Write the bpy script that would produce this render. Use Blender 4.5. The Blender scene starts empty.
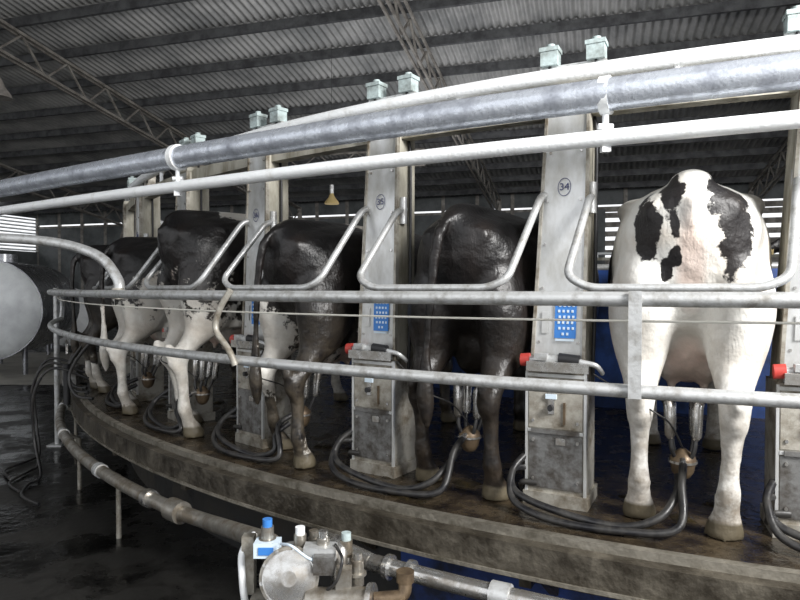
import bpy, bmesh, math, random
import numpy as np
from mathutils import Vector, Matrix
random.seed(7)
sc = bpy.context.scene
COL = sc.collection
PZ = 0.75      # platform height
EYE = 1.75
CX, CY = 4.4, 10.1
RAD = math.radians

def P(th, r, z):
    t = RAD(th)
    return Vector((CX - r*math.sin(t), CY - r*math.cos(t), z))

# ------------------------------------------------------------ materials
def newmat(name):
    m = bpy.data.materials.new(name); m.use_nodes = True
    nt = m.node_tree
    return m, nt, nt.nodes, nt.links, nt.nodes['Principled BSDF']

def mat(name, c1, c2=None, scale=8.0, rough=0.5, rough2=None, metal=0.0, bump=0.0, bscale=40.0, lo=0.4, hi=0.62, coat=0.0, stretch=None):
    m, nt, N, L, b = newmat(name)
    b.inputs['Metallic'].default_value = metal
    b.inputs['Roughness'].default_value = rough
    b.inputs['Coat Weight'].default_value = coat
    b.inputs['Base Color'].default_value = (*c1, 1)
    tc = N.new('ShaderNodeTexCoord')
    src = tc.outputs['Object']
    if stretch:
        mp = N.new('ShaderNodeMapping'); mp.inputs['Scale'].default_value = stretch
        L.new(src, mp.inputs['Vector']); src = mp.outputs['Vector']
    if c2 is not None:
        n = N.new('ShaderNodeTexNoise'); n.inputs['Scale'].default_value = scale
        n.inputs['Detail'].default_value = 8; n.inputs['Roughness'].default_value = 0.65
        L.new(src, n.inputs['Vector'])
        r = N.new('ShaderNodeMapRange'); r.inputs['From Min'].default_value = lo; r.inputs['From Max'].default_value = hi
        L.new(n.outputs['Fac'], r.inputs['Value'])
        mx = N.new('ShaderNodeMix'); mx.data_type = 'RGBA'
        mx.inputs['A'].default_value = (*c1, 1); mx.inputs['B'].default_value = (*c2, 1)
        L.new(r.outputs['Result'], mx.inputs['Factor']); L.new(mx.outputs['Result'], b.inputs['Base Color'])
        if rough2 is not None:
            r2 = N.new('ShaderNodeMapRange'); r2.inputs['From Min'].default_value = lo; r2.inputs['From Max'].default_value = hi
            r2.inputs['To Min'].default_value = rough; r2.inputs['To Max'].default_value = rough2
            L.new(n.outputs['Fac'], r2.inputs['Value']); L.new(r2.outputs['Result'], b.inputs['Roughness'])
    if bump > 0:
        n2 = N.new('ShaderNodeTexNoise'); n2.inputs['Scale'].default_value = bscale; n2.inputs['Detail'].default_value = 6
        L.new(src, n2.inputs['Vector'])
        bp = N.new('ShaderNodeBump'); bp.inputs['Strength'].default_value = bump; bp.inputs['Distance'].default_value = 0.02
        L.new(n2.outputs['Fac'], bp.inputs['Height']); L.new(bp.outputs['Normal'], b.inputs['Normal'])
    return m

M_galv   = mat('galvanised_pipe', (.58,.59,.59), (.28,.27,.25), 16, .34, .6, .45, .1, 60, .47, .70)
M_white  = mat('white_painted_pipe', (.93,.95,.96), (.66,.65,.62), 12, .35, .6, .05, .15, 60, .54, .80)
M_bigpipe= mat('overhead_steel_pipe', (.60,.64,.71), (.30,.32,.37), 9, .26, .5, .5, .15, 60, .46, .66)
M_sheet  = mat('stainless_sheet', (.68,.69,.69), (.38,.37,.33), 7, .28, .5, .5, .06, 25, .44, .76, stretch=(1,1,.45))
M_side   = mat('cream_side_panel', (.48,.46,.39), (.22,.20,.15), 8, .55, .75, .1, .1, 30, stretch=(1,1,.3))
M_dpanel = mat('scuffed_zinc_panel', (.22,.22,.215), (.08,.07,.06), 14, .42, .6, .5, .15, 40)
M_cab    = mat('cabinet_skin', (.44,.42,.37), (.14,.115,.08), 9, .45, .7, .3, .12, 40, .42, .66)
M_dark   = mat('dark_rubber', (.012,.012,.014), (.04,.038,.035), 15, .3, .5, 0, .1, 50)
M_black  = mat('black_plastic', (.02,.02,.022), None, rough=.4)
M_steel  = mat('polished_steel', (.68,.68,.67), (.38,.35,.31), 12, .18, .4, .9)
M_dsteel = mat('dulled_steel_pipe', (.42,.40,.36), (.20,.17,.13), 9, .28, .55, .7, .1, 40)
M_blue   = mat('blue_label', (.05,.22,.62), None, rough=.35)
M_lblue  = mat('label_print', (.66,.77,.86), None, rough=.4)
M_red    = mat('red_cap', (.45,.05,.04), None, rough=.4)
M_brass  = mat('bronze_claw', (.22,.16,.10), (.10,.07,.045), 14, .3, .5, .5)
M_teal   = mat('switch_box_grey', (.46,.55,.55), (.22,.25,.24), 12, .5, .7, 0, .1, 50)
M_ink    = mat('number_ink', (.05,.06,.16), None, rough=.5)
M_wall   = mat('blue_splash_wall', (.025,.075,.28), (.012,.028,.09), 3, .45, .65, 0, .1, 20)
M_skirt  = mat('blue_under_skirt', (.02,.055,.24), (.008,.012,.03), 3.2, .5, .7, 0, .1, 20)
M_under  = mat('shaded_under_wall', (.012,.012,.012), (.03,.026,.02), 3, .5, .8, 0, .1, 20)  # skirt past the blue part: shade under the deck painted in as near-black
M_plat   = mat('wet_dirty_concrete', (.014,.010,.007), (.075,.056,.034), 6.5, .06, .40, 0, .5, 26, .38, .66)
M_rim    = mat('platform_rim_steel', (.034,.028,.020), (.125,.11,.085), 7, .32, .6, .3, .4, 30, .42, .70)
M_lip    = mat('worn_rim_lip', (.26,.24,.20), (.08,.07,.05), 9, .32, .6, .4, .3, 30, .42, .66)
M_floor  = mat('wet_dark_floor', (.006,.006,.006), (.024,.023,.021), 1.8, .03, .5, 0, .25, 14, .40, .56)
M_apron  = mat('concrete_apron', (.42,.40,.36), (.3,.29,.26), 2, .8, .9)
M_roof   = mat('roof_iron', (.49,.49,.48), (.27,.275,.275), .9, .5, .65, .15, .05, 10)
M_truss  = mat('truss_steel', (.34,.32,.29), (.17,.155,.14), 4, .55, .7, .1)
M_purl   = mat('purlin_steel', (.11,.115,.12), (.05,.05,.055), 4, .55, .7, .1)
M_ply    = mat('shed_wall_cladding', (.16,.17,.175), (.09,.10,.10), 1.5, .7, .8)
M_louv   = mat('white_louvre', (.72,.75,.76), (.5,.52,.52), 2, .5, .7)
M_vatw   = mat('vat_end_white', (.84,.87,.88), (.66,.68,.70), 2, .3, .4, .05)
M_vats   = mat('vat_steel', (.38,.39,.41), (.22,.22,.24), 4, .25, .35, .8)
M_lamp   = mat('lamp_shade_amber', (.42,.32,.14), None, rough=.5)
M_rope   = mat('pale_rope', (.75,.73,.66), None, rough=.7)
M_muck   = mat('manure', (.035,.026,.012), (.015,.011,.006), 20, .25, .5, 0, .6, 40)

# ------------------------------------------------------------ mesh builder
class MB:
    def __init__(s): s.v=[]; s.f=[]; s.mi=[]; s.sm=[]; s.mats=[]
    def idx(s, m):
        if m not in s.mats: s.mats.append(m)
        return s.mats.index(m)
    def add(s, vs, fs, m, smooth=False):
        o=len(s.v); s.v += [Vector(x) for x in vs]
        k=s.idx(m)
        for f in fs:
            s.f.append([i+o for i in f]); s.mi.append(k); s.sm.append(smooth)
    def hexa(s, p, m):
        s.add(p, [(0,3,2,1),(4,5,6,7),(0,1,5,4),(1,2,6,5),(2,3,7,6),(3,0,4,7)], m)
    def box(s, c, sz, m, R=None):
        c=Vector(c); h=[x/2 for x in sz]
        pts=[Vector((x*h[0],y*h[1],z*h[2])) for z in (-1,1) for x,y in ((-1,-1),(1,-1),(1,1),(-1,1))]
        if R is not None: pts=[R@p for p in pts]
        s.hexa([c+p for p in pts], m)
    def beam(s, p0, p1, w, h, m):
        p0=Vector(p0); p1=Vector(p1); d=(p1-p0).normalized()
        side=d.cross(Vector((0,0,1)))
        if side.length<1e-3: side=Vector((1,0,0))
        side.normalize(); up=side.cross(d)
        q=[]
        for p in (p0,p1):
            for a,b in ((-1,-1),(1,-1),(1,1),(-1,1)):
                q.append(p+side*a*w/2+up*b*h/2)
        s.hexa(q,m)
    def tube(s, pts, r, m, n=12, caps=True):
        pts=[Vector(p) for p in pts]; k=len(pts)
        rs = r if isinstance(r,(list,tuple)) else [r]*k
        T=[]
        for i in range(k):
            a=pts[max(i-1,0)]; b=pts[min(i+1,k-1)]
            T.append((b-a).normalized())
        u=T[0].orthogonal().normalized(); vs=[]; 
        for i in range(k):
            u=(u-T[i]*u.dot(T[i])).normalized(); w=T[i].cross(u)
            for j in range(n):
                a=2*math.pi*j/n
                vs.append(pts[i]+(u*math.cos(a)+w*math.sin(a))*rs[i])
        fs=[]
        for i in range(k-1):
            for j in range(n):
                fs.append((i*n+j,i*n+(j+1)%n,(i+1)*n+(j+1)%n,(i+1)*n+j))
        s.add(vs,fs,m,True)
        if caps:
            s.add(vs[:n],[tuple(reversed(range(n)))],m); s.add(vs[-n:],[tuple(range(n))],m)
    def build(s, name, loc=(0,0,0), rotz=0.0, world=True, bevel=0.0, parent=None):
        loc=Vector(loc)
        me=bpy.data.meshes.new(name)
        vs=[(p-loc) if world else p for p in s.v]
        me.from_pydata([tuple(p) for p in vs],[],s.f)
        for m in s.mats: me.materials.append(m)
        me.polygons.foreach_set('material_index', s.mi)
        me.polygons.foreach_set('use_smooth', s.sm)
        bm=bmesh.new(); bm.from_mesh(me); bmesh.ops.recalc_face_normals(bm, faces=bm.faces); bm.to_mesh(me); bm.free()
        me.update()
        o=bpy.data.objects.new(name, me); COL.objects.link(o)
        o.location=loc; o.rotation_euler=(0,0,rotz)
        if parent: o.parent=parent
        if bevel>0:
            b=o.modifiers.new('bevel','BEVEL'); b.width=bevel; b.segments=2; b.limit_method='ANGLE'; b.angle_limit=RAD(50)
        return o

def smoothpath(pts, sub=8):
    pts=[Vector(p) for p in pts]; out=[]
    for i in range(len(pts)-1):
        p0=pts[max(i-1,0)]; p1=pts[i]; p2=pts[i+1]; p3=pts[min(i+2,len(pts)-1)]
        for k in range(sub):
            t=k/sub
            out.append(0.5*((2*p1)+(-p0+p2)*t+(2*p0-5*p1+4*p2-p3)*t*t+(-p0+3*p1-3*p2+p3)*t**3))
    out.append(pts[-1]); return out

def fillet(pts, rad=.06, n=5):
    pts=[Vector(p) for p in pts]; out=[pts[0]]
    for i in range(1,len(pts)-1):
        a=(pts[i-1]-pts[i]); b=(pts[i+1]-pts[i])
        q=min(rad,a.length*.45,b.length*.45); A=pts[i]+a.normalized()*q; B=pts[i]+b.normalized()*q
        for k in range(n+1):
            t=k/n; out.append(A*(1-t)**2+pts[i]*2*t*(1-t)+B*t*t)
    out.append(pts[-1]); return out

def arc(t0,t1,r,z,step=1.0):
    n=max(2,int(abs(t1-t0)/step)); return [P(t0+(t1-t0)*i/n,r,z if not callable(z) else z(t0+(t1-t0)*i/n)) for i in range(n+1)]

def ringband(mb, prof, m, t0=0, t1=360, n=180, smooth=False):
    k=len(prof); vs=[]; full=abs(t1-t0)>=359.9
    cnt=n if full else n+1
    for i in range(cnt):
        th=t0+(t1-t0)*i/n
        for r,z in prof: vs.append(P(th,r,z))
    fs=[]
    for i in range(n):
        a=i*k; b=((i+1)%cnt)*k
        for j in range(k):
            fs.append((a+j,a+(j+1)%k,b+(j+1)%k,b+j))
    if not full:
        fs.append(tuple(range(k))); fs.append(tuple(reversed(range((cnt-1)*k,cnt*k))))
    mb.add(vs,fs,m,smooth)

# ------------------------------------------------------------ platform
mb=MB()
ringband(mb,[(5.5,PZ-.12),(5.5,PZ),(8.50,PZ),(8.50,PZ-.12)],M_plat)
ringband(mb,[(8.50,PZ-.06),(8.50,PZ+.025),(8.54,PZ+.025),(8.54,PZ-.06)],M_lip)
ringband(mb,[(8.54,PZ-.13),(8.54,PZ-.008),(8.59,PZ-.012),(8.59,PZ-.13)],M_rim)
ringband(mb,[(8.56,PZ-.145),(8.56,PZ-.13),(8.60,PZ-.13),(8.60,PZ-.145)],M_lip)
ringband(mb,[(8.2,PZ-.30),(8.2,PZ-.12),(8.28,PZ-.12),(8.28,PZ-.30)],M_rim)
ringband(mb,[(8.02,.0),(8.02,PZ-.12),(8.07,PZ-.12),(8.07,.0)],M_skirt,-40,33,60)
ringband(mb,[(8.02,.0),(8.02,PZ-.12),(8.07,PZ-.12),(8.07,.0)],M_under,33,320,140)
for k in range(50):    # outrigger brackets under the deck
    t=27.1+7.2*k
    mb.beam(P(t,8.05,PZ-.17),P(t,8.57,PZ-.165),.05,.05,M_rim)
    mb.beam(P(t,8.07,PZ-.42),P(t,8.40,PZ-.18),.04,.04,M_rim)
platform=mb.build('rotary_milking_platform',(CX,CY,0))
mb=MB()
ringband(mb,[(5.50,PZ),(5.50,PZ+1.15),(5.55,PZ+1.15),(5.55,PZ)],M_wall)
mb.tube(arc(0,360,5.53,PZ+1.17,2),.03,M_galv,8,False)
mb.build('blue_splash_panel_ring',(CX,CY,0))
mb=MB()
for i in range(46):
    t=random.uniform(12,62); r=random.uniform(7.5,8.42); s=random.uniform(.02,.08)
    c=P(t,r,PZ)
    k=12; z0=.001
    vs=[c+Vector((0,0,s*.22))]
    for lv,(q,h) in enumerate(((.5,.18),(1.0,.0))):
        for j in range(k):
            a=2*math.pi*j/k; rr=s*q*random.uniform(.75,1.3); vs.append(c+Vector((rr*math.cos(a),rr*math.sin(a),s*h+z0)))
    fs=[(0,1+j,1+(j+1)%k) for j in range(k)]+[(1+j,1+k+j,1+k+(j+1)%k,1+(j+1)%k) for j in range(k)]
    mb.add(vs,fs,M_muck,True)
mb.build('manure_splats',P(30,8.2,PZ))

# overhead rotating ring beam on stall posts
mb=MB()
ringband(mb,[(7.98,PZ+1.79),(7.98,PZ+1.87),(8.06,PZ+1.87),(8.06,PZ+1.79)],M_side)
mb.tube(arc(0,360,8.04,PZ+1.985,1.5),.038,M_white,10,False)
for k in range(50):
    mb.tube([P(27.1+7.2*k+3.6,8.04,PZ+1.86),P(27.1+7.2*k+3.6,8.04,PZ+1.97)],.015,M_white,8)
mb.build('stall_ring_beam',(CX,CY,0))

# ------------------------------------------------------------ stall posts
def post_mesh():
    b=MB()
    def taper(x0,x1,y0,y1,z0,z1,X0,X1,Y0,Y1,m):
        b.hexa([(x0,y0,z0),(x1,y0,z0),(x1,y1,z0),(x0,y1,z0),(X0,Y0,z1),(X1,Y0,z1),(X1,Y1,z1),(X0,Y1,z1)],m)
    taper(-.145,.145,-.085,.16,.60,1.86,-.113,.113,-.075,.14,M_side)
    taper(-.142,.142,-.094,-.086,.60,1.85,-.111,.111,-.084,-.076,M_sheet)
    for s_ in (-1,1):
        x=.150*s_; X=.117*s_
        taper(min(x,x-.018*s_),max(x,x-.018*s_),-.104,-.07,.60,1.86,min(X,X-.016*s_),max(X,X-.016*s_),-.094,-.06,M_cab)
    b.box((0,.02,.33),(.32,.30,.58),M_cab)
    b.box((0,.02,.03),(.35,.34,.06),M_cab)
    b.box((0,-.134,.475),(.29,.012,.235),M_cab)
    b.box((0,-.134,.205),(.29,.012,.25),M_dpanel)
    b.box((0,-.137,.343),(.30,.018,.014),M_sheet)
    b.box((0,-.137,.60),(.31,.018,.016),M_sheet)
    b.box((-.158,-.132,.33),(.014,.022,.57),M_sheet); b.box((.158,-.132,.33),(.014,.022,.57),M_sheet)
    for x,z in ((-.12,.12),(.12,.12),(-.12,.30),(.12,.30),(-.12,.39),(.12,.39),(-.12,.56),(.12,.56)):
        b.tube([(x,-.138,z),(x,-.150,z)],.008,M_steel,8)
    b.box((-.02,-.146,.475),(.035,.012,.10),M_steel); b.tube([(-.02,-.15,.455),(-.02,-.182,.455)],.015,M_black,10)
    b.box((-.02,-.150,.505),(.06,.018,.022),M_lblue)
    b.box((.05,-.146,.43),(.012,.012,.10),M_brass)
    b.box((.03,-.144,.30),(.05,.01,.03),M_steel)
    b.box((.0,-.15,.343),(.26,.012,.02),M_dpanel)
    b.box((.02,-.155,.66),(.33,.12,.014),M_steel); b.box((.02,-.21,.645),(.33,.008,.045),M_steel)
    b.tube([(-.17,-.17,.665),(.06,-.17,.685)],.020,M_galv,10); b.tube([(.02,-.17,.682),(.13,-.17,.675)],.026,M_black,10)
    b.tube([(-.185,-.17,.668),(-.135,-.17,.672)],.03,M_red,12)
    b.box((-.07,-.19,.688),(.07,.05,.03),M_galv)
    b.tube(fillet([(.13,-.17,.672),(.22,-.17,.66),(.24,-.1,.62)],.03),.012,M_galv,8)
    b.box((.035,-.101,.855),(.115,.006,.17),M_blue)
    for i in range(6):
        for j in range(4):
            if (i,j) in ((0,0),(0,3)): continue
            b.box((-.0+j*.024+(.012 if i%2 else 0)*.4,-.106,.79+i*.026),(.012,.004,.012),M_lblue)
    b.box((.035,-.106,.762),(.10,.004,.010),M_lblue)
    b.box((-.075,-.101,.84),(.035,.006,.10),M_sheet)
    ring=[(0+.034*math.cos(a),-.094,1.46+.040*math.sin(a)) for a in [2*math.pi*i/24 for i in range(25)]]
    b.tube(ring,.0018,M_ink,6,False)
    for z in (.75,1.0,1.2,1.4,1.62,1.8):
        hw=.14-(z-.6)*.026
        for s_ in (-1,1):
            b.tube([(s_*(hw-.03),-.086,z),(s_*(hw-.03),-.099,z)],.007,M_steel,8)
    b.box((0,.02,1.875),(.245,.22,.03),M_side)
    b.box((0,.05,1.95),(.15,.10,.14),M_cab)
    b.box((0,.04,2.03),(.36,.07,.02),M_galv)
    for x,dz in ((-.125,0),(.125,.0)):
        b.box((x,.02,2.072+dz),(.095,.10,.065),M_teal)
        b.box((x,.02,2.115+dz),(.108,.112,.02),M_teal)
        b.tube([(x,.02,2.12),(x,.02,2.145)],.024,M_teal,12)
        b.tube([(x,.0,2.04),(x,-.01,1.99),(x*.7,-.0,1.93)],.008,M_black,8)
    b.tube(fillet([(.165,.05,.55),(.165,.05,.9),(.135,.05,1.75),(.07,.05,1.92)]),.011,M_black,8)
    b.tube(fillet([(-.10,-.14,.10),(-.19,-.16,.10),(-.19,-.10,.05)],.04),.014,M_dark,8)
    for p in b.v:
        p.x*=.84; p.y*=.74
        if p.z>.6: p.x+=.042*min(1.15,(p.z-.6)/1.25)
    return b
def textmesh(txt,size,m):
    cu=bpy.data.curves.new('t','FONT'); cu.body=txt; cu.size=size; cu.align_x='CENTER'; cu.align_y='CENTER'; cu.extrude=.001
    o=bpy.data.objects.new('t',cu); COL.objects.link(o)
    dg=bpy.context.evaluated_depsgraph_get(); me=bpy.data.meshes.new_from_object(o.evaluated_get(dg))
    bpy.data.objects.remove(o); me.materials.clear(); me.materials.append(m); return me
PT=[19.9,27.0,34.0,41.2,48.4,56.6,64.2,71.4,78.9,12.7]
RP=8.03
first=None
for i,th in enumerate(PT):
    loc=P(th,RP,PZ)
    if first is None:
        first=post_mesh().build('milking_stall_post',loc,RAD(-th),world=False,bevel=.004); o=first
    else:
        o=bpy.data.objects.new('milking_stall_post',first.data); COL.objects.link(o); o.location=loc; o.rotation_euler=(0,0,RAD(-th))
        bv=o.modifiers.new('bevel','BEVEL'); bv.width=.004; bv.segments=2; bv.limit_method='ANGLE'; bv.angle_limit=RAD(50)
    num={0:33,1:34,2:35,3:36,4:37,5:38}.get(i,39+i if i<9 else 32)
    t=bpy.data.objects.new('stall_number',textmesh(str(num),.046,M_ink)); COL.objects.link(t)
    t.parent=o; t.location=(.029,-.0705,1.46); t.rotation_euler=(RAD(90),0,0)

# rump rails (U bars) per stall
srt=sorted(PT)
for a,b_ in zip(srt[:-1],srt[1:]):
    mb=MB()
    th0,th1=b_,a
    path=[P(th0-1.0,RP+.0,PZ+1.42),P(th0-1.0,RP+.08,PZ+1.40),P(th0-.7,RP+.36,PZ+1.05)]+arc(th0-1.3,th1+1.6,RP+.37,PZ+1.0,1.5)+[P(th1+1.0,RP+.36,PZ+1.04),P(th1+.50,RP+.10,PZ+1.42),P(th1+.40,RP+.02,PZ+1.44)]
    mb.tube(fillet(path,.07),.0175,M_galv,10)
    for t in (th0-1.0,th1+.40):
        mb.tube([P(t,RP+.02,PZ+1.34),P(t,RP+.02,PZ+1.48)],.022,M_galv,10)
    mb.build('rump_rail',P((th0+th1)/2,RP,PZ+1))

# ------------------------------------------------------------ fixed perimeter rails
RR=8.76
mb=MB()
mb.tube(arc(2,70,RR,EYE-.038,1),.026,M_galv,14)
mb.tube(arc(2,70,RR,EYE-.350,1),.024,M_galv,14)
mb.tube([P(70,RR,EYE-.035),P(70.4,RR,EYE-.20),P(70,RR,EYE-.345)],.024,M_galv)
R=Matrix.Rotation(RAD(-24),3,'Z')
mb.box(P(24.3,RR+.03,EYE-.19),(.042,.012,.36),M_galv,R)
mb.tube(fillet([P(36.4,RR+.03,EYE-.01),P(36.8,RR+.05,EYE-.10),P(37.0,RR+.06,EYE-.2),P(36.3,RR+.05,EYE-.30),P(36.2,RR+.03,EYE-.37)],.05),.016,M_cab,8)
for t in (3,69):
    mb.tube([P(t,RR+.03,0),P(t,RR+.03,EYE)],.03,M_galv,12); mb.box(P(t,RR+.03,.01),(.16,.16,.02),M_galv)
mb.build('perimeter_guard_rail',P(30,RR,EYE))
mb=MB()
mb.tube(arc(4,66,8.70,lambda t:EYE-.085-.035*math.sin((t-4)/62*math.pi),1),.0045,M_rope,6)
mb.tube([P(66,8.70,EYE-.085),P(66,8.75,EYE-.035)],.0045,M_rope,6); mb.tube([P(4,8.70,EYE-.085),P(4,8.75,EYE-.035)],.0045,M_rope,6)
mb.build('guide_rope',P(30,8.7,EYE))

# overhead fixed pipes
plan=[(4.9,.95),(3.2,1.55),(1.45,2.28),(0,3.0),(-1.55,3.93),(-3.18,5.0),(-6.2,7.05)]
def planpath(z): return smoothpath([(x,y,z) for x,y in plan],8)
mb=MB()
mb.tube(planpath(EYE+.785),.066,M_bigpipe,20)
for (x,y) in ((.84,2.58),(-1.34,3.80)):
    d=Vector((-.86,.5,0)).normalized()
    mb.tube([Vector((x,y,EYE+.785))-d*.02,Vector((x,y,EYE+.785))+d*.02],.078,M_white,20)
for (x,y) in ((4.9,.95),(-6.2,7.05)):
    mb.tube([(x,y,0),(x,y,EYE+.85)],.05,M_galv,12); mb.box((x,y,.01),(.22,.22,.02),M_galv)
mb.build('overhead_vacuum_pipe',(0,3,EYE+.78))
mb=MB()
mb.tube(planpath(EYE+.61),.034,M_white,16)
for (x,y) in ((.84,2.58),(-1.34,3.80)):
    mb.tube([(x,y,EYE+.61),(x,y,EYE+.735)],.014,M_white,8)
    mb.box((x,y,EYE+.575),(.035,.035,.04),M_white); mb.tube([(x-.03,y,EYE+.66),(x+.03,y,EYE+.66)],.012,M_white,8)
mb.build('white_support_rail',(0,3,EYE+.6))

# left gate rail
mb=MB()
g=[(-5.4,4.35,EYE+.33),(-3.4,4.35,EYE+.35),(-2.45,4.2,EYE+.32),(-1.98,4.07,EYE+.22),(-1.80,4.0,EYE+.06),(-1.78,3.97,EYE-.04)]
mb.tube(smoothpath(g,6),.033,M_galv,14); mb.tube([(-5.4,4.35,0),(-5.4,4.35,EYE+.36)],.035,M_galv,12)
mb.tube([(-1.78,3.96,EYE-.07),(-1.78,3.96,EYE+.0)],.036,M_cab,12)
mb.build('curved_gate_rail',(-3,4.3,EYE))

# ------------------------------------------------------------ under-platform pipework
RU=8.69
mb=MB()
mb.tube(arc(40.5,85,RU,.50,1),.040,M_dsteel,16)
mb.tube([P(40.2,RU,.50),P(41.0,RU,.50)],.062,M_dsteel,18)
mb.tube([P(42.5,RU,.50),P(42.9,RU,.50)],.052,M_steel,18)
mb.tube(arc(0,31.5,RU,.57,1),.036,M_steel,16)
for t in (2,11,19.5,27.5,48,57,66,75):
    z=.57 if t<35 else .50
    mb.tube([P(t,RU-.12,0),P(t,RU-.12,z-.06),P(t,RU-.02,z)],.018,M_cab,8); mb.tube([P(t-.25,RU-.0,z),P(t+.25,RU-.0,z)],.048,M_galv,14)
for t in (30,30.7): mb.tube([P(t,RU,.57),P(t+.15,RU,.57)],.052,M_steel,16)
mb.build('milk_transfer_pipe',P(30,RU,.5))

mb=MB()   # pump / receiver assembly
B=Vector((-.44,2.48,.60))
ax=Vector((.10,-.95,.22)).normalized()
mb.tube([B-ax*-.0-ax*.22,B],.100,M_galv,28); mb.tube([B,B+ax*.015],.118,M_dsteel,28); mb.tube([B+ax*.015,B+ax*.03],.105,M_steel,28); 
mb.tube([B+ax*.03,B+ax*.045],[.100,.03],M_steel,28)
for i in range(10):
    a=2*math.pi*i/10; u=ax.orthogonal().normalized(); w=ax.cross(u)
    q=B+(u*math.cos(a)+w*math.sin(a))*.110
    mb.tube([q,q+ax*.024],.007,M_galv,6)
mb.tube(fillet([P(40.3,RU,.50),P(38.6,RU,.51),Vector((-.52,2.56,.70)),Vector((-.50,2.56,.60))],.07),.04,M_dsteel,14)
mb.tube(fillet([P(31.4,RU,.57),P(33.2,RU,.61),Vector((-.24,2.54,.70)),Vector((-.25,2.52,.42))],.06),.038,M_steel,14)
mb.tube([Vector((-.25,2.52,.50)),Vector((-.25,2.52,.46))],.055,M_steel,16)
mb.tube([Vector((-.25,2.52,.44)),Vector((-.25,2.52,.05))],.04,M_dsteel,14)
mb.tube([Vector((-.36,2.46,.52)),Vector((-.12,2.40,.55))],.045,M_dsteel,16)
mb.tube([Vector((-.12,2.40,.55)),Vector((-.10,2.395,.552))],.06,M_steel,16)
mb.tube(fillet([Vector((-.10,2.40,.55)),Vector((0.02,2.40,.56)),Vector((.02,2.42,.63))],.04),.026,M_brass,12)
mb.tube([Vector((.02,2.42,.61)),Vector((.02,2.42,.65))],.036,M_brass,12)
mb.tube([Vector((-.12,2.38,.49)),Vector((.5,2.08,.49))],.03,M_steel,14)
for x,y,z,cm in ((-.54,2.54,.78,M_blue),(-.41,2.56,.74,M_white),(-.31,2.52,.74,M_steel),(-.22,2.55,.72,M_teal),(-.36,2.60,.71,M_dsteel),(-.17,2.50,.66,M_steel)):
    mb.tube([(x,y,z-.10),(x,y,z)],.026,M_dsteel,14); mb.tube([(x,y,z),(x,y,z+.03)],.020,cm,14)
    mb.tube([(x,y,z-.06),(x,y,z-.05)],.036,M_dsteel,14)
mb.box((-.535,2.52,.70),(.10,.07,.06),M_lblue); mb.box((-.535,2.483,.70),(.06,.006,.03),M_blue)
mb.box((-.32,2.51,.69),(.13,.07,.05),M_galv); mb.box((-.63,2.60,.60),(.05,.05,.24),M_cab)
mb.box((-.30,2.46,.66),(.08,.05,.07),M_dpanel); mb.box((-.22,2.44,.61),(.06,.05,.09),M_dsteel)
mb.tube(fillet([(-.47,2.46,.74),(-.42,2.40,.76),(-.36,2.42,.70),(-.33,2.48,.66)],.03),.006,M_lblue,6)
mb.tube(fillet([(-.26,2.5,.72),(-.22,2.42,.70),(-.24,2.40,.62),(-.3,2.44,.55)],.03),.007,M_dark,6)
mb.tube(fillet([(-.62,2.66,.70),(-.66,2.58,.66),(-.64,2.54,.5),(-.60,2.56,.3)],.05),.015,M_white,8)
for x,y in ((-.58,2.58),(-.30,2.62),(-.58,2.38),(-.30,2.38)): mb.box((x,y,.24),(.035,.035,.48),M_cab)
mb.box((-.44,2.48,.47),(.34,.28,.03),M_cab)
mb.tube(smoothpath([(.10,2.26,.38),(.14,2.26,.50),(.30,2.23,.57),(.50,2.24,.54),(.62,2.30,.57)],6),.014,M_white,8)
mb.build('milk_pump_assembly',B)

# hanging black hoses at far left edge
mb=MB()
for k,(t,o) in enumerate(((60,0),(63,.03),(66,.05))):
    pth=[P(t,8.45,PZ+.15),P(t+.3,8.75+o,PZ+.26),P(t+.6,8.9+o,PZ+.02),P(t+1.0,8.9+o,.35),P(t-.3,8.85+o,.06),P(t-1,8.95,.02),P(t-3,9.0+o*3,.02),P(t-5,8.9+o*4,.02)]
    mb.tube(smoothpath(pth,7),.013,M_dark,8)
for t in (58,60.5,62.5,64.5):
    mb.tube(smoothpath([P(t,8.4,PZ+.55),P(t+.4,8.5,PZ+.45),P(t+.8,8.62,PZ+.22),P(t+.2,8.58,PZ+.05),P(t-1,8.46,PZ+.03)],6),.014,M_dark,8)
mb.box(P(64,8.58,PZ+.12),(.14,.14,.2),M_dpanel)
mb.tube([P(61,8.63,PZ-.1),P(61,8.63,PZ+.28)],.03,M_black,12)
mb.build('drop_hoses',P(62,8.7,.5))

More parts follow.
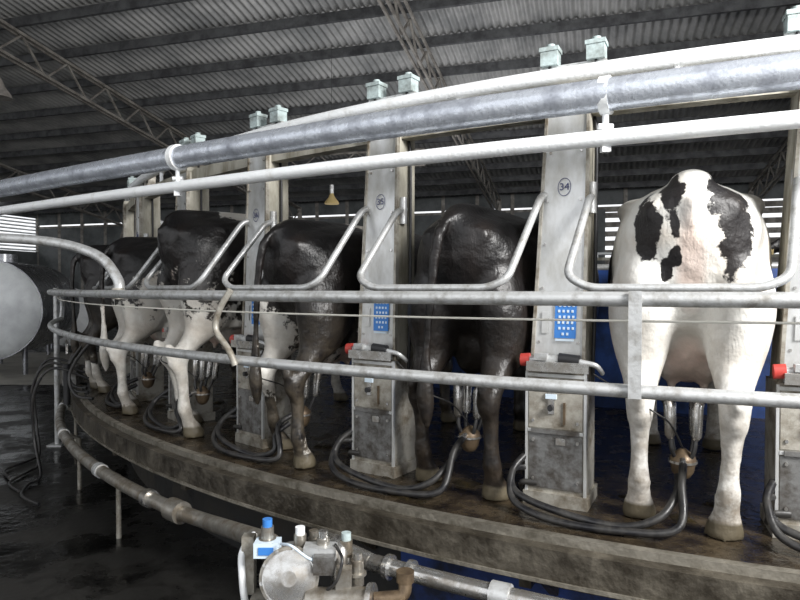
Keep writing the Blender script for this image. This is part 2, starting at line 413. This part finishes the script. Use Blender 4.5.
# ------------------------------------------------------------ cows
def cow_material(name, dirt=.35, blackc=(.007,.006,.007), whitec=(.80,.79,.77), dirtc=(.13,.10,.065), rough=.42):
    m,nt,N,L,b=newmat(name)
    b.inputs['Roughness'].default_value=rough
    tc=N.new('ShaderNodeTexCoord')
    at=N.new('ShaderNodeAttribute'); at.attribute_name='patch'
    au=N.new('ShaderNodeAttribute'); au.attribute_name='udder'
    ns=N.new('ShaderNodeTexNoise'); ns.inputs['Scale'].default_value=13; ns.inputs['Detail'].default_value=9; ns.inputs['Roughness'].default_value=.65
    L.new(tc.outputs['Object'],ns.inputs['Vector'])
    s1=N.new('ShaderNodeMath'); s1.operation='SUBTRACT'; L.new(ns.outputs['Fac'],s1.inputs[0]); s1.inputs[1].default_value=.5
    s2=N.new('ShaderNodeMath'); s2.operation='MULTIPLY_ADD'; L.new(s1.outputs[0],s2.inputs[0]); s2.inputs[1].default_value=1.8; L.new(at.outputs['Fac'],s2.inputs[2])
    r=N.new('ShaderNodeMapRange'); r.inputs['From Min'].default_value=-.06; r.inputs['From Max'].default_value=.06; L.new(s2.outputs[0],r.inputs['Value'])
    n2=N.new('ShaderNodeTexNoise'); n2.inputs['Scale'].default_value=5; n2.inputs['Detail'].default_value=8; L.new(tc.outputs['Object'],n2.inputs['Vector'])
    r2=N.new('ShaderNodeMapRange'); r2.inputs['From Min'].default_value=.42; r2.inputs['From Max'].default_value=.72; r2.inputs['To Max'].default_value=.7; L.new(n2.outputs['Fac'],r2.inputs['Value'])
    mw=N.new('ShaderNodeMix'); mw.data_type='RGBA'; mw.inputs['A'].default_value=(*whitec,1); mw.inputs['B'].default_value=(.54,.46,.37,1); L.new(r2.outputs['Result'],mw.inputs['Factor'])
    mu=N.new('ShaderNodeMix'); mu.data_type='RGBA'; L.new(mw.outputs['Result'],mu.inputs['A']); mu.inputs['B'].default_value=(.60,.43,.36,1); L.new(au.outputs['Fac'],mu.inputs['Factor'])
    mx=N.new('ShaderNodeMix'); mx.data_type='RGBA'; L.new(r.outputs['Result'],mx.inputs['Factor']); L.new(mu.outputs['Result'],mx.inputs['A'])
    mbk=N.new('ShaderNodeMix'); mbk.data_type='RGBA'; mbk.inputs['A'].default_value=(*blackc,1); mbk.inputs['B'].default_value=(.016,.011,.009,1); L.new(r2.outputs['Result'],mbk.inputs['Factor'])
    L.new(mbk.outputs['Result'],mx.inputs['B'])
    sp=N.new('ShaderNodeSeparateXYZ'); L.new(tc.outputs['Object'],sp.inputs[0])
    d1=N.new('ShaderNodeMapRange'); d1.inputs['From Min'].default_value=1.0; d1.inputs['From Max'].default_value=.1; d1.inputs['To Max'].default_value=dirt; L.new(sp.outputs['Z'],d1.inputs['Value'])
    n3=N.new('ShaderNodeTexNoise'); n3.inputs['Scale'].default_value=12; n3.inputs['Detail'].default_value=9; n3.inputs['Roughness'].default_value=.7; L.new(tc.outputs['Object'],n3.inputs['Vector'])
    r3=N.new('ShaderNodeMapRange'); r3.inputs['From Min'].default_value=.36; r3.inputs['From Max'].default_value=.58; L.new(n3.outputs['Fac'],r3.inputs['Value'])
    dm=N.new('ShaderNodeMath'); dm.operation='MULTIPLY'; L.new(d1.outputs['Result'],dm.inputs[0]); L.new(r3.outputs['Result'],dm.inputs[1])
    md=N.new('ShaderNodeMix'); md.data_type='RGBA'; L.new(dm.outputs[0],md.inputs['Factor']); L.new(mx.outputs['Result'],md.inputs['A']); md.inputs['B'].default_value=(*dirtc,1)
    hz=N.new('ShaderNodeMapRange'); hz.inputs['From Min'].default_value=.075; hz.inputs['From Max'].default_value=.06; L.new(sp.outputs['Z'],hz.inputs['Value'])
    mh=N.new('ShaderNodeMix'); mh.data_type='RGBA'; L.new(hz.outputs['Result'],mh.inputs['Factor']); L.new(md.outputs['Result'],mh.inputs['A']); mh.inputs['B'].default_value=(.12,.10,.065,1)
    L.new(mh.outputs['Result'],b.inputs['Base Color'])
    n4=N.new('ShaderNodeTexNoise'); n4.inputs['Scale'].default_value=16; n4.inputs['Detail'].default_value=9; L.new(tc.outputs['Object'],n4.inputs['Vector'])
    bp=N.new('ShaderNodeBump'); bp.inputs['Strength'].default_value=.45; bp.inputs['Distance'].default_value=.025; L.new(n4.outputs['Fac'],bp.inputs['Height'])
    mp=N.new('ShaderNodeMapping'); mp.inputs['Scale'].default_value=(1,1,.22); L.new(tc.outputs['Object'],mp.inputs['Vector'])
    n5=N.new('ShaderNodeTexNoise'); n5.inputs['Scale'].default_value=120; n5.inputs['Detail'].default_value=3; L.new(mp.outputs['Vector'],n5.inputs['Vector'])
    bp2=N.new('ShaderNodeBump'); bp2.inputs['Strength'].default_value=.35; bp2.inputs['Distance'].default_value=.005; L.new(n5.outputs['Fac'],bp2.inputs['Height']); L.new(bp.outputs['Normal'],bp2.inputs['Normal'])
    L.new(bp2.outputs['Normal'],b.inputs['Normal'])
    return m

def loft(bm, secs, n=20, pw=1.0):
    rings=[]
    for c,U,V in secs:
        ring=[]
        for j in range(n):
            a=2*math.pi*j/n; ca,sa=math.cos(a),math.sin(a)
            x=math.copysign(abs(ca)**pw,ca); y=math.copysign(abs(sa)**pw,sa)
            ring.append(bm.verts.new(c+U*x+V*y))
        rings.append(ring)
    for A,B_ in zip(rings[:-1],rings[1:]):
        for j in range(n): bm.faces.new((A[j],A[(j+1)%n],B_[(j+1)%n],B_[j]))
    bm.faces.new(rings[0][::-1]); bm.faces.new(rings[-1])

X=Vector((1,0,0)); Y=Vector((0,1,0)); Z=Vector((0,0,1))
def densify(rows, sub=4):
    arr=np.array(rows,float); out=[]
    for i in range(len(arr)-1):
        p0=arr[max(i-1,0)];p1=arr[i];p2=arr[i+1];p3=arr[min(i+2,len(arr)-1)]
        for k in range(sub):
            t=k/sub; out.append(.5*((2*p1)+(-p0+p2)*t+(2*p0-5*p1+4*p2-p3)*t*t+(-p0+3*p1-3*p2+p3)*t**3))
    out.append(arr[-1]); return out
def ball(bm,c,r):
    bmesh.ops.create_icosphere(bm,subdivisions=3,radius=1,matrix=Matrix.Translation(c)@Matrix.Diagonal((r[0],r[1],r[2],1)))

def make_cow(theta,r,yaw=0,scale=1.0,hl=(0,0),hr=(0,0),tail=0.0,black=None,white=None,matl=None,headturn=0.0,lshift=0,wide=1.0,docked=False):
    bm=bmesh.new()
    rows=[(-.03,1.22,.08,.09),(.03,1.17,.16,.18),(.12,1.10,.225,.26),(.28,1.06,.268,.330),(.48,1.05,.29,.355),(.72,1.0,.305,.385),(1.0,.975,.345,.425),(1.25,.97,.345,.43),(1.45,.975,.285,.415),(1.62,.99,.225,.37),(1.76,1.03,.16,.28),(1.84,1.07,.11,.18)]
    loft(bm,[(Vector((x,0,z)),Y*hw,Z*hh) for x,z,hw,hh in densify(rows)],28,.86)
    loft(bm,[(Vector((x,0,z)),Y*w,Z*h) for x,z,w,h in densify([(-.01,1.32,.045,.045),(.06,1.36,.065,.05),(.2,1.375,.075,.045),(.5,1.385,.07,.04),(1.0,1.375,.06,.04),(1.6,1.36,.05,.04)])],12)
    for s in (1,-1):
        loft(bm,[(Vector((x,y*s,z)),Y*a,Z*h) for x,y,z,a,h in densify([(-.01,.10,1.24,.045,.05),(.12,.13,1.26,.055,.055),(.30,.165,1.28,.06,.055),(.46,.20,1.300,.070,.055),(.56,.205,1.29,.06,.045),(.66,.19,1.26,.04,.03)])],14)
        f=(hl if s>0 else hr); fx,fy=f
        def hp(x,y,z):
            k=max(0,min(1,(.95-z)/.95)); return x+fx*k,y*s+fy*k,z
        leg=[(.30,.130,1.16,.22,.105),(.25,.145,1.02,.240,.118),(.225,.160,.88,.225,.122),(.22,.162,.76,.190,.112),(.18,.160,.66,.135,.090),(.085,.156,.57,.086,.062),(.015,.155,.50,.072,.051),(.005,.155,.44,.061,.045),(.03,.155,.38,.043,.036),(.045,.155,.26,.036,.032),(.055,.155,.17,.045,.041),(.075,.155,.115,.040,.041),(.10,.155,.075,.052,.052),(.115,.155,.035,.064,.061),(.12,.155,.0,.072,.067)]
        loft(bm,[(Vector(hp(x,y,z)),X*rx,Y*ry) for x,y,z,rx,ry in densify(leg,3)],16)
        xx,yy,zz=hp(-.055,.155,.535); ball(bm,Vector((xx,yy,zz)),(.036,.027,.055))
        loft(bm,[(Vector((x,y*s,z)),X*rx,Y*ry) for x,y,z,rx,ry in densify([(.46,.17,1.0,.16,.11),(.46,.19,.85,.13,.085),(.43,.19,.74,.10,.075),(.36,.18,.66,.07,.06)],3)],14)
        fl=[(1.50,.15,1.10,.17,.10),(1.50,.165,.92,.14,.09),(1.48,.165,.78,.10,.075),(1.46,.16,.64,.075,.058),(1.46,.158,.50,.056,.050),(1.465,.156,.42,.060,.057),(1.46,.156,.34,.042,.040),(1.46,.155,.20,.038,.036),(1.465,.155,.14,.045,.043),(1.49,.155,.09,.042,.042),(1.51,.155,.045,.060,.056),(1.52,.155,0,.070,.064)]
        loft(bm,[(Vector((x+lshift*s*max(0,(.9-z)),y*s,z)),X*rx,Y*ry) for x,y,z,rx,ry in densify(fl,3)],16)
    ball(bm,Vector((.44,0,.73)),(.21,.135,.20))
    for x,y in ((.35,.06),(.35,-.06),(.52,.055),(.52,-.055)):
        ball(bm,Vector((x,y,.64)),(.080,.062,.095))
        loft(bm,[(Vector((x,y,.58)),X*.022,Y*.022),(Vector((x,y,.50)),X*.017,Y*.017)],10)
    ty=tail
    if docked:
        tl=[(.10,0,1.355,.045),(.02,0,1.345,.042),(-.025,0,1.30,.034),(-.035,ty*.3,1.24,.027),(-.03,ty*.6,1.18,.020),(-.02,ty,1.13,.012)]
    else:
        tl=[(.06,0,1.37,.042),(-.03,ty*.1,1.35,.036),(-.075,ty*.25,1.28,.030),(-.095,ty*.5,1.12,.025),(-.095,ty*.7,.92,.022),(-.085,ty*.9,.74,.021),(-.08,ty,.60,.030),(-.08,ty,.48,.040),(-.07,ty,.38,.030),(-.065,ty,.32,.012)]
    d=densify(tl,4)
    loft(bm,[(Vector((x,y,z)),(X*.7+Z*.7)*rr if z>1.3 else X*rr,Y*rr) for x,y,z,rr in d],12)
    ht=headturn
    nk=[(1.55,0,1.12,.20,.27),(1.75,0,1.18,.14,.22),(1.92,ht*.3,1.24,.105,.165),(2.06,ht*.6,1.29,.095,.13)]
    loft(bm,[(Vector((x,y,z)),Y*a,(Z*.93-X*.35)*b2) for x,y,z,a,b2 in densify(nk)],18)
    hd=[(2.03,ht*.5,1.37,.07,.07),(2.10,ht*.7,1.31,.115,.12),(2.18,ht*.8,1.22,.115,.125),(2.27,ht*.95,1.11,.082,.105),(2.34,ht,1.02,.068,.085),(2.39,ht,.96,.080,.078),(2.42,ht,.92,.06,.05)]
    loft(bm,[(Vector((x,y,z)),Y*a,(Z*.6+X*.8)*b2) for x,y,z,a,b2 in densify(hd)],18,.9)
    for s in (1,-1):
        loft(bm,[(Vector((2.06,ht*.7+yy*s,zz)),X*.02,Z*h) for yy,zz,h in ((.08,1.30,.03),(.14,1.29,.055),(.20,1.26,.05),(.25,1.23,.018))],12)
    bmesh.ops.recalc_face_normals(bm,faces=bm.faces)
    me=bpy.data.meshes.new('tmp'); bm.to_mesh(me); bm.free()
    o=bpy.data.objects.new('tmp',me); COL.objects.link(o)
    rm=o.modifiers.new('r','REMESH'); rm.mode='VOXEL'; rm.voxel_size=.0155; rm.use_smooth_shade=True
    sm=o.modifiers.new('s','SMOOTH'); sm.factor=.5; sm.iterations=8
    dg=bpy.context.evaluated_depsgraph_get()
    me2=bpy.data.meshes.new_from_object(o.evaluated_get(dg)); bpy.data.objects.remove(o)
    me2.name='cow_body'
    n=len(me2.vertices); co=np.empty(n*3,np.float32); me2.vertices.foreach_get('co',co); co=co.reshape(-1,3)
    def field(lst):
        F=np.full(n,-1.0)
        for c,s in lst:
            dd=np.sqrt((((co-np.array(c))/np.array(s))**2).sum(1)); F=np.maximum(F,1-dd)
        return F
    if black is not None: F=field(black)
    else:
        F=-field(white) if white else np.full(n,1.0)
    a=me2.attributes.new('patch','FLOAT','POINT'); a.data.foreach_set('value',F.astype(np.float32))
    ud=np.sqrt((((co-np.array((.46,0,.66)))/np.array((.27,.13,.20)))**2).sum(1)); U=np.clip((1.05-ud)*4,0,.8)
    U=np.maximum(U, np.clip(1.3-np.sqrt((((co-np.array((.0,0,1.02)))/np.array((.12,.045,.25)))**2).sum(1)),0,.6))
    mz=np.sqrt((((co-np.array((2.42,ht,.93)))/np.array((.07,.08,.07)))**2).sum(1)); U=np.maximum(U,np.clip((1.1-mz)*4,0,.9))
    a=me2.attributes.new('udder','FLOAT','POINT'); a.data.foreach_set('value',U.astype(np.float32))
    me2.materials.clear(); me2.materials.append(matl)
    me2.polygons.foreach_set('use_smooth',[True]*len(me2.polygons))
    ob=bpy.data.objects.new('dairy_cow',me2); COL.objects.link(ob)
    ob.location=P(theta,r,PZ+.002); ob.rotation_euler=(0,0,RAD(90-theta+yaw)); ob.scale=(scale,scale*wide,scale)
    e=MB()
    for s in (1,-1):
        e.tube([(2.17,ht*.8+s*.10,1.255),(2.175,ht*.8+s*.118,1.257)],[.018,.010],M_black,12)
        e.box((2.045,ht*.7+.2*s,1.24),(.004,.03,.04),M_lamp)
    e.build('eyes_and_tags',world=False,parent=ob)
    return ob

MC_w=cow_material('hide_white_cow',1.0,whitec=(.80,.79,.75),dirtc=(.30,.26,.21),rough=.5)
MC_b=cow_material('hide_black_cow',.4,blackc=(.006,.0055,.006),dirtc=(.08,.06,.04),rough=.38)
MC_d=cow_material('hide_pied_cow',.6,blackc=(.005,.0045,.005),whitec=(.76,.74,.69),dirtc=(.16,.13,.09),rough=.38)
cowA=make_cow(23.1,8.27,0,1.05,hl=(.06,.01),hr=(-.05,.045),tail=.0,docked=True,wide=1.12,
  black=[((.06,.135,1.19),(.14,.045,.14)),((.04,.06,1.30),(.10,.05,.09)),((.02,.05,1.18),(.08,.022,.08)),((.05,-.13,1.17),(.14,.055,.17)),((.03,-.10,1.31),(.12,.06,.10)),((.0,.075,1.02),(.08,.02,.05)),((.0,.05,1.07),(.08,.02,.05)),((1.0,.3,1.2),(.4,.3,.3)),((1.0,-.35,1.1),(.3,.2,.4)),((2.15,0,1.25),(.3,.2,.3))],matl=MC_w)
cowB=make_cow(30.3,8.22,0,1.0,hl=(.05,.03),hr=(-.04,-.01),tail=.09,white=None,matl=MC_b,headturn=.1,wide=1.18)
cowC=make_cow(38.1,8.26,0,.99,hl=(.10,.03),hr=(-.10,-.02),tail=.10,wide=1.12,
  white=[((.66,-.25,.74),(.28,.28,.19)),((.10,.17,.66),(.20,.13,.30)),((.62,0,1.44),(.12,.12,.06)),((.42,0,.66),(.24,.14,.16)),((.10,-.16,.12),(.12,.1,.08)),((2.2,0,1.1),(.08,.06,.3))],matl=MC_d)
cowD=make_cow(45.9,8.34,0,1.09,hl=(.14,.02),hr=(-.04,-.02),tail=.0,docked=True,wide=1.05,
  white=[((.15,0,.30),(.50,.6,.60)),((.55,-.05,1.43),(.24,.18,.14)),((.9,-.1,.62),(.35,.4,.3)),((1.5,0,.3),(.3,.4,.5))],matl=MC_d)
cowE=make_cow(53.0,8.38,0,1.0,hl=(.05,.0),hr=(-.05,.0),tail=.03,wide=1.05,
  white=[((.15,-.1,.45),(.45,.6,.50)),((.30,-.28,.95),(.20,.14,.18)),((.75,-.3,.95),(.18,.14,.28)),((1.5,0,.3),(.3,.4,.5))],matl=MC_d)
cowF=make_cow(61.3,8.48,0,1.0,hl=(.0,.0),hr=(.06,.0),tail=.0,
  white=[((.5,-.3,.70),(.2,.15,.12)),((.1,0,.1),(.3,.4,.22))],matl=MC_d)
cowG=make_cow(16.2,8.25,0,1.0,tail=.03,white=[((.1,0,.3),(.4,.5,.4)),((.9,.3,1.0),(.3,.2,.4)),((.9,-.3,1.0),(.3,.2,.3))],matl=MC_d)

# ------------------------------------------------------------ milking clusters
def cluster(cow, thpost, sx=.22, sy=0.0):
    mw=Matrix.Translation(cow.location)@Matrix.Rotation(cow.rotation_euler[2],4,'Z')
    W=lambda x,y,z: mw@Vector((x,y,z))
    b=MB()
    for x,y in ((-.045,.055),(-.045,-.055),(.05,.05),(.05,-.05)):
        b.tube([W(sx+x*1.3+.06,sy+y*1.1,.52),W(sx+x*1.2+.045,sy+y*1.1,.50),W(sx+x*1.1+.03,sy+y,.48),W(sx+x+.02,sy+y*.95,.36),W(sx+x*.9+.015,sy+y*.9,.345)],[.014,.024,.025,.022,.012],M_steel,14)
        b.tube([W(sx+x+.06,sy+y*1.1,.525),W(sx+x*1.2+.045,sy+y*1.1,.50)],.027,M_dark,12)
        b.tube(smoothpath([W(sx+x*.9+.015,sy+y*.9,.35),W(sx+x*.8,sy+y*.8,.30),W(sx+x*.5,sy+y*.5,.255)],4),.010,M_dark,8)
    prof=[(.012,.30),(.03,.285),(.052,.265),(.056,.245),(.05,.225),(.045,.20),(.03,.175),(.01,.165)]
    b.tube([W(sx,sy,z) for r_,z in prof],[r_ for r_,z in prof],M_brass,18)
    b.tube([W(sx,sy,.24),W(sx,sy,.25)],.060,M_steel,18)
    b.tube([W(sx-.05,sy,.26),W(sx-.09,sy,.255)],.014,M_steel,10)
    for k in range(2):
        c=W(sx-.085,sy+.02*k,.25-.05*k)
        pth=[c, c+ (P(thpost,8.6,0)-P(thpost,8.0,0))*.16+Vector((0,0,-.05)),
             P(thpost-3.6+k*.5, 8.33-k*.03, PZ+.05+k*.02), P(thpost-2.0,8.37-k*.05,PZ+.022), P(thpost-.2,8.36-k*.04,PZ+.022+.03*k),
             P(thpost+1.0,8.30-k*.03,PZ+.06+.03*k), P(thpost+1.25,8.20,PZ+.16), P(thpost+1.0,8.12,PZ+.16+.06*k)]
        b.tube(smoothpath(pth,8),.016,M_dark,10)
    b.tube(smoothpath([W(sx,sy,.30),W(sx-.1,sy+.05,.42),W(sx-.25,sy+.12,.5),P(thpost-1.2,8.15,PZ+.62)],6),.004,M_dark,6)
    b.build('milking_cluster',W(sx,sy,.25))
cluster(cowA,27.0,.24,.02); cluster(cowB,34.0,.20); cluster(cowC,41.2,.18); cluster(cowD,48.4,.25); cluster(cowE,56.6,.25); cluster(cowG,19.9,.25)

# ------------------------------------------------------------ shed
YAW=RAD(17)
U_=Vector((math.cos(YAW),-math.sin(YAW),0)); V_=Vector((math.sin(YAW),math.cos(YAW),0))
def S(u,v,z): return U_*u+V_*v+Vector((0,0,z))
def roofz(v): return 5.05+.157*(21-v)
u0,u1,v0,v1=-23,22,-2.5,21.5
mb=MB(); pitch=.15; nx=int((u1-u0)/pitch*8); vs=[]; fs=[]
for i in range(nx+1):
    u=u0+(u1-u0)*i/nx; dz=.028*math.cos(2*math.pi*u/pitch)
    for v in (v0,v1): vs.append(S(u,v,roofz(v)+dz))
for i in range(nx): fs.append((i*2,i*2+1,i*2+3,i*2+2))
mb.add(vs,fs,M_roof,True)
mb.build('ceiling',(0,0,0))
mb=MB()
v=v0+.3
while v<v1:
    z=roofz(v)-.035
    mb.beam(S(u0,v,z-.085),S(u1,v,z-.085),.012,.17,M_purl); mb.beam(S(u0,v+.03,z-.01),S(u1,v+.03,z-.01),.065,.012,M_purl); mb.beam(S(u0,v+.03,z-.165),S(u1,v+.03,z-.165),.065,.012,M_purl)
    v+=1.15
mb.build('roof_purlins',(0,0,6))
def truss(u):
    mb=MB(); n=22
    top=lambda v: S(u,v,roofz(v)-.26); bot=lambda v: S(u,v,roofz(v)-.26-.55)
    for p in (top,bot):
        for off in (-.06,.06):
            mb.beam(p(v0)+U_*off,p(v1)+U_*off,.04,.055,M_truss)
    for i in range(n*2):
        a=v0+(v1-v0)*i/(n*2); c=v0+(v1-v0)*(i+1)/(n*2)
        if i%2==0: mb.beam(top(a),bot(c),.035,.035,M_truss)
        else: mb.beam(bot(a),top(c),.035,.035,M_truss)
    mb.beam(S(u,v1,0),S(u,v1,roofz(v1)-.2),.15,.15,M_truss)
    mb.beam(S(u,v0,0),S(u,v0,roofz(v0)-.2),.15,.15,M_truss)
    mb.build('roof_truss',S(u,10,5))
for u in (-18,-10.5,-3.05,4.6,12.2,19.5): truss(u)
mb=MB()
A=smoothpath([S(-15.5,17.5,2.6),S(-14,16.8,4.6),S(-12.2,16,5.35),S(-10,15.6,5.45),S(-7,15.4,5.3),S(-4,15.2,5.2)],6)
mb.tube(A,.035,M_truss,8); mb.tube([p-Vector((0,0,.38)) for p in A],.035,M_truss,8)
for i in range(0,len(A)-1):
    a=A[i] - (Vector((0,0,.38)) if i%2 else Vector()); c=A[i+1]-(Vector() if i%2 else Vector((0,0,.38)))
    mb.tube([a,c],.018,M_truss,6)
mb.build('arched_brace_truss',S(-9,15.5,5))
def wallpanel(mb,a,b,z0,z1,m,th=.06):
    mb.beam(a+Vector((0,0,(z0+z1)/2)),b+Vector((0,0,(z0+z1)/2)),th,z1-z0,m)
mb=MB()
wallpanel(mb,S(u0,v1,0),S(u1,v1,0),0,2.3,M_ply); wallpanel(mb,S(u0,v1,0),S(u1,v1,0),4.45,5.0,M_ply)
wallpanel(mb,S(u0,v1,0),S(.4,v1,0),2.3,4.30,M_ply)
u=u0
while u<=u1:
    mb.beam(S(u,v1,0),S(u,v1,5),.12,.12,M_truss); u+=1.2
for z in (2.6,2.9,3.2,3.5,3.8,4.1,4.3): mb.beam(S(u0,v1,z),S(u1,v1,z),.05,.17,M_truss)
mb.build('wall_back',S(0,v1,0))
mb=MB()
wallpanel(mb,S(u0,-2,0),S(u0,v1,0),0,3.3,M_ply)
wallpanel(mb,S(u0,-2,0),S(u0,v1,0),4.75,5.1,M_ply)
v=-2
while v<v1:
    n_=min(v+3,v1); zz=roofz(n_)
    wallpanel(mb,S(u0,v,0),S(u0,n_,0),5.1,zz,M_ply)
    mb.beam(S(u0+.1,v,0),S(u0+.1,v,5.2),.12,.12,M_truss); v+=3
for k in range(10):
    z=3.36+k*.145; mb.box(S(u0,9.75,z),(.14,23.4,.02),M_louv,Matrix.Rotation(-YAW,3,'Z')@Matrix.Rotation(.5,3,'Y'))
mb.build('wall_left',S(u0,10,0))

mb=MB(); mb.add([S(u0,-4,0),S(24,-4,0),S(24,v1,0),S(u0,v1,0)],[(0,1,2,3)],M_floor); mb.build('floor')
mb=MB(); mb.add([S(-60,-60,-.02),S(80,-60,-.02),S(80,80,-.02),S(-60,80,-.02)],[(0,1,2,3)],M_apron); mb.build('outside_ground')
mb=MB(); mb.add([Vector((-13,11.3,.004)),Vector((-6.2,11.3,.004)),Vector((-5.6,17,.004)),Vector((-13,17,.004))],[(0,1,2,3)],M_apron)
mb.build('vat_room_slab')

# milk vats
def vat(name,c,r,L,ax):
    mb=MB(); c=Vector(c); ax=Vector(ax).normalized()
    front=[(0.0,.01),(-.01,r*.3),(-.05,r*.62),(-.11,r*.84),(-.18,r*.965),(-.22,r)]
    mb.tube([c+ax*(d) for d,_ in front],[q for _,q in front],M_vatw,40)
    mb.tube([c-ax*.22,c-ax*(L)],r,M_vats,40)
    mb.tube([c-ax*.22,c-ax*.27],r*1.02,M_vats,40)
    side=ax.cross(Vector((0,0,1))).normalized()
    for d in (.5,L-.5):
        for s in (-1,1):
            p=c-ax*d+side*s*r*.6; mb.tube([Vector((p.x,p.y,0)),Vector((p.x,p.y,c.z-r*.7))],.05,M_vats,12)
    mb.tube([c+ax*.0+Vector((0,0,.1)),c+ax*.05+Vector((0,0,.1))],.10,M_vats,20)
    mb.tube([c-ax*1.2+Vector((0,0,r*.9)),c-ax*1.2+Vector((0,0,r+.15))],.25,M_vats,20)
    mb.tube(fillet([c-ax*.1-Vector((0,0,r*.8)),c+ax*.15-Vector((0,0,r*.85)),c+ax*.2-Vector((0,0,r*1.25))],.08),.04,M_steel,12)
    mb.build(name,(c.x,c.y,0))
vat('milk_vat',(-8.0,12.0,1.32),.98,3.2,(.25,-1,0))
vat('milk_vat',(-8.6,16.2,1.0),.75,3.0,(.5,-1,0))
# pendant lamps
mb=MB(); lc=Vector((-1.3,12,3.35)); 
mb.tube([lc+Vector((0,0,z)) for z in (0,.04,.12,.18,.24)],[.14,.13,.065,.04,.02],M_lamp,20)
mb.tube([lc+Vector((0,0,.24)),lc+Vector((0,0,3.0))],.004,M_black,6); mb.tube([lc+Vector((0,0,.2)),lc+Vector((0,0,.36))],.04,M_galv,12)
mb.build('pendant_lamp',lc)
mb=MB(); lc=Vector((-5.9,9.3,4.55))
mb.tube([lc+Vector((0,0,z)) for z in (0,.05,.16,.24,.30)],[.17,.16,.08,.05,.02],M_truss,20); mb.tube([lc+Vector((0,0,.3)),lc+Vector((0,0,2.0))],.008,M_black,6)
mb.build('pendant_lamp',lc)

# ------------------------------------------------------------ light, world, camera
w=bpy.data.worlds.new('overcast_sky'); sc.world=w; w.use_nodes=True
bg=w.node_tree.nodes['Background']; bg.inputs['Color'].default_value=(.95,.97,1,1); bg.inputs['Strength'].default_value=.95
def area(name,loc,tgt,size,e,col=(1,1,1)):
    l=bpy.data.lights.new(name,'AREA'); l.size=size; l.energy=e; l.color=col
    o=bpy.data.objects.new(name,l); COL.objects.link(o); o.location=loc
    o.rotation_euler=(Vector(tgt)-Vector(loc)).to_track_quat('-Z','Y').to_euler(); return o
area('daylight_boost',(3.3,-.6,4.1),(1.4,3.0,1.8),1.6,430,(1,.985,.965))  # unseen area lamp added to boost the daylight from the right
area('roof_fill',(1,12,2.6),(-1,11,8),5.0,95,(.98,.98,1))  # unseen lamp added to brighten the underside of the roof

cam=bpy.data.cameras.new('camera'); co_=bpy.data.objects.new('camera',cam); COL.objects.link(co_)
co_.location=(0,0,EYE); co_.rotation_euler=(RAD(90-1.1),0,0); cam.sensor_width=36; cam.lens=28.26; cam.clip_end=300
sc.camera=co_
sc.view_settings.view_transform='Standard'
sc.view_settings.exposure=0.42
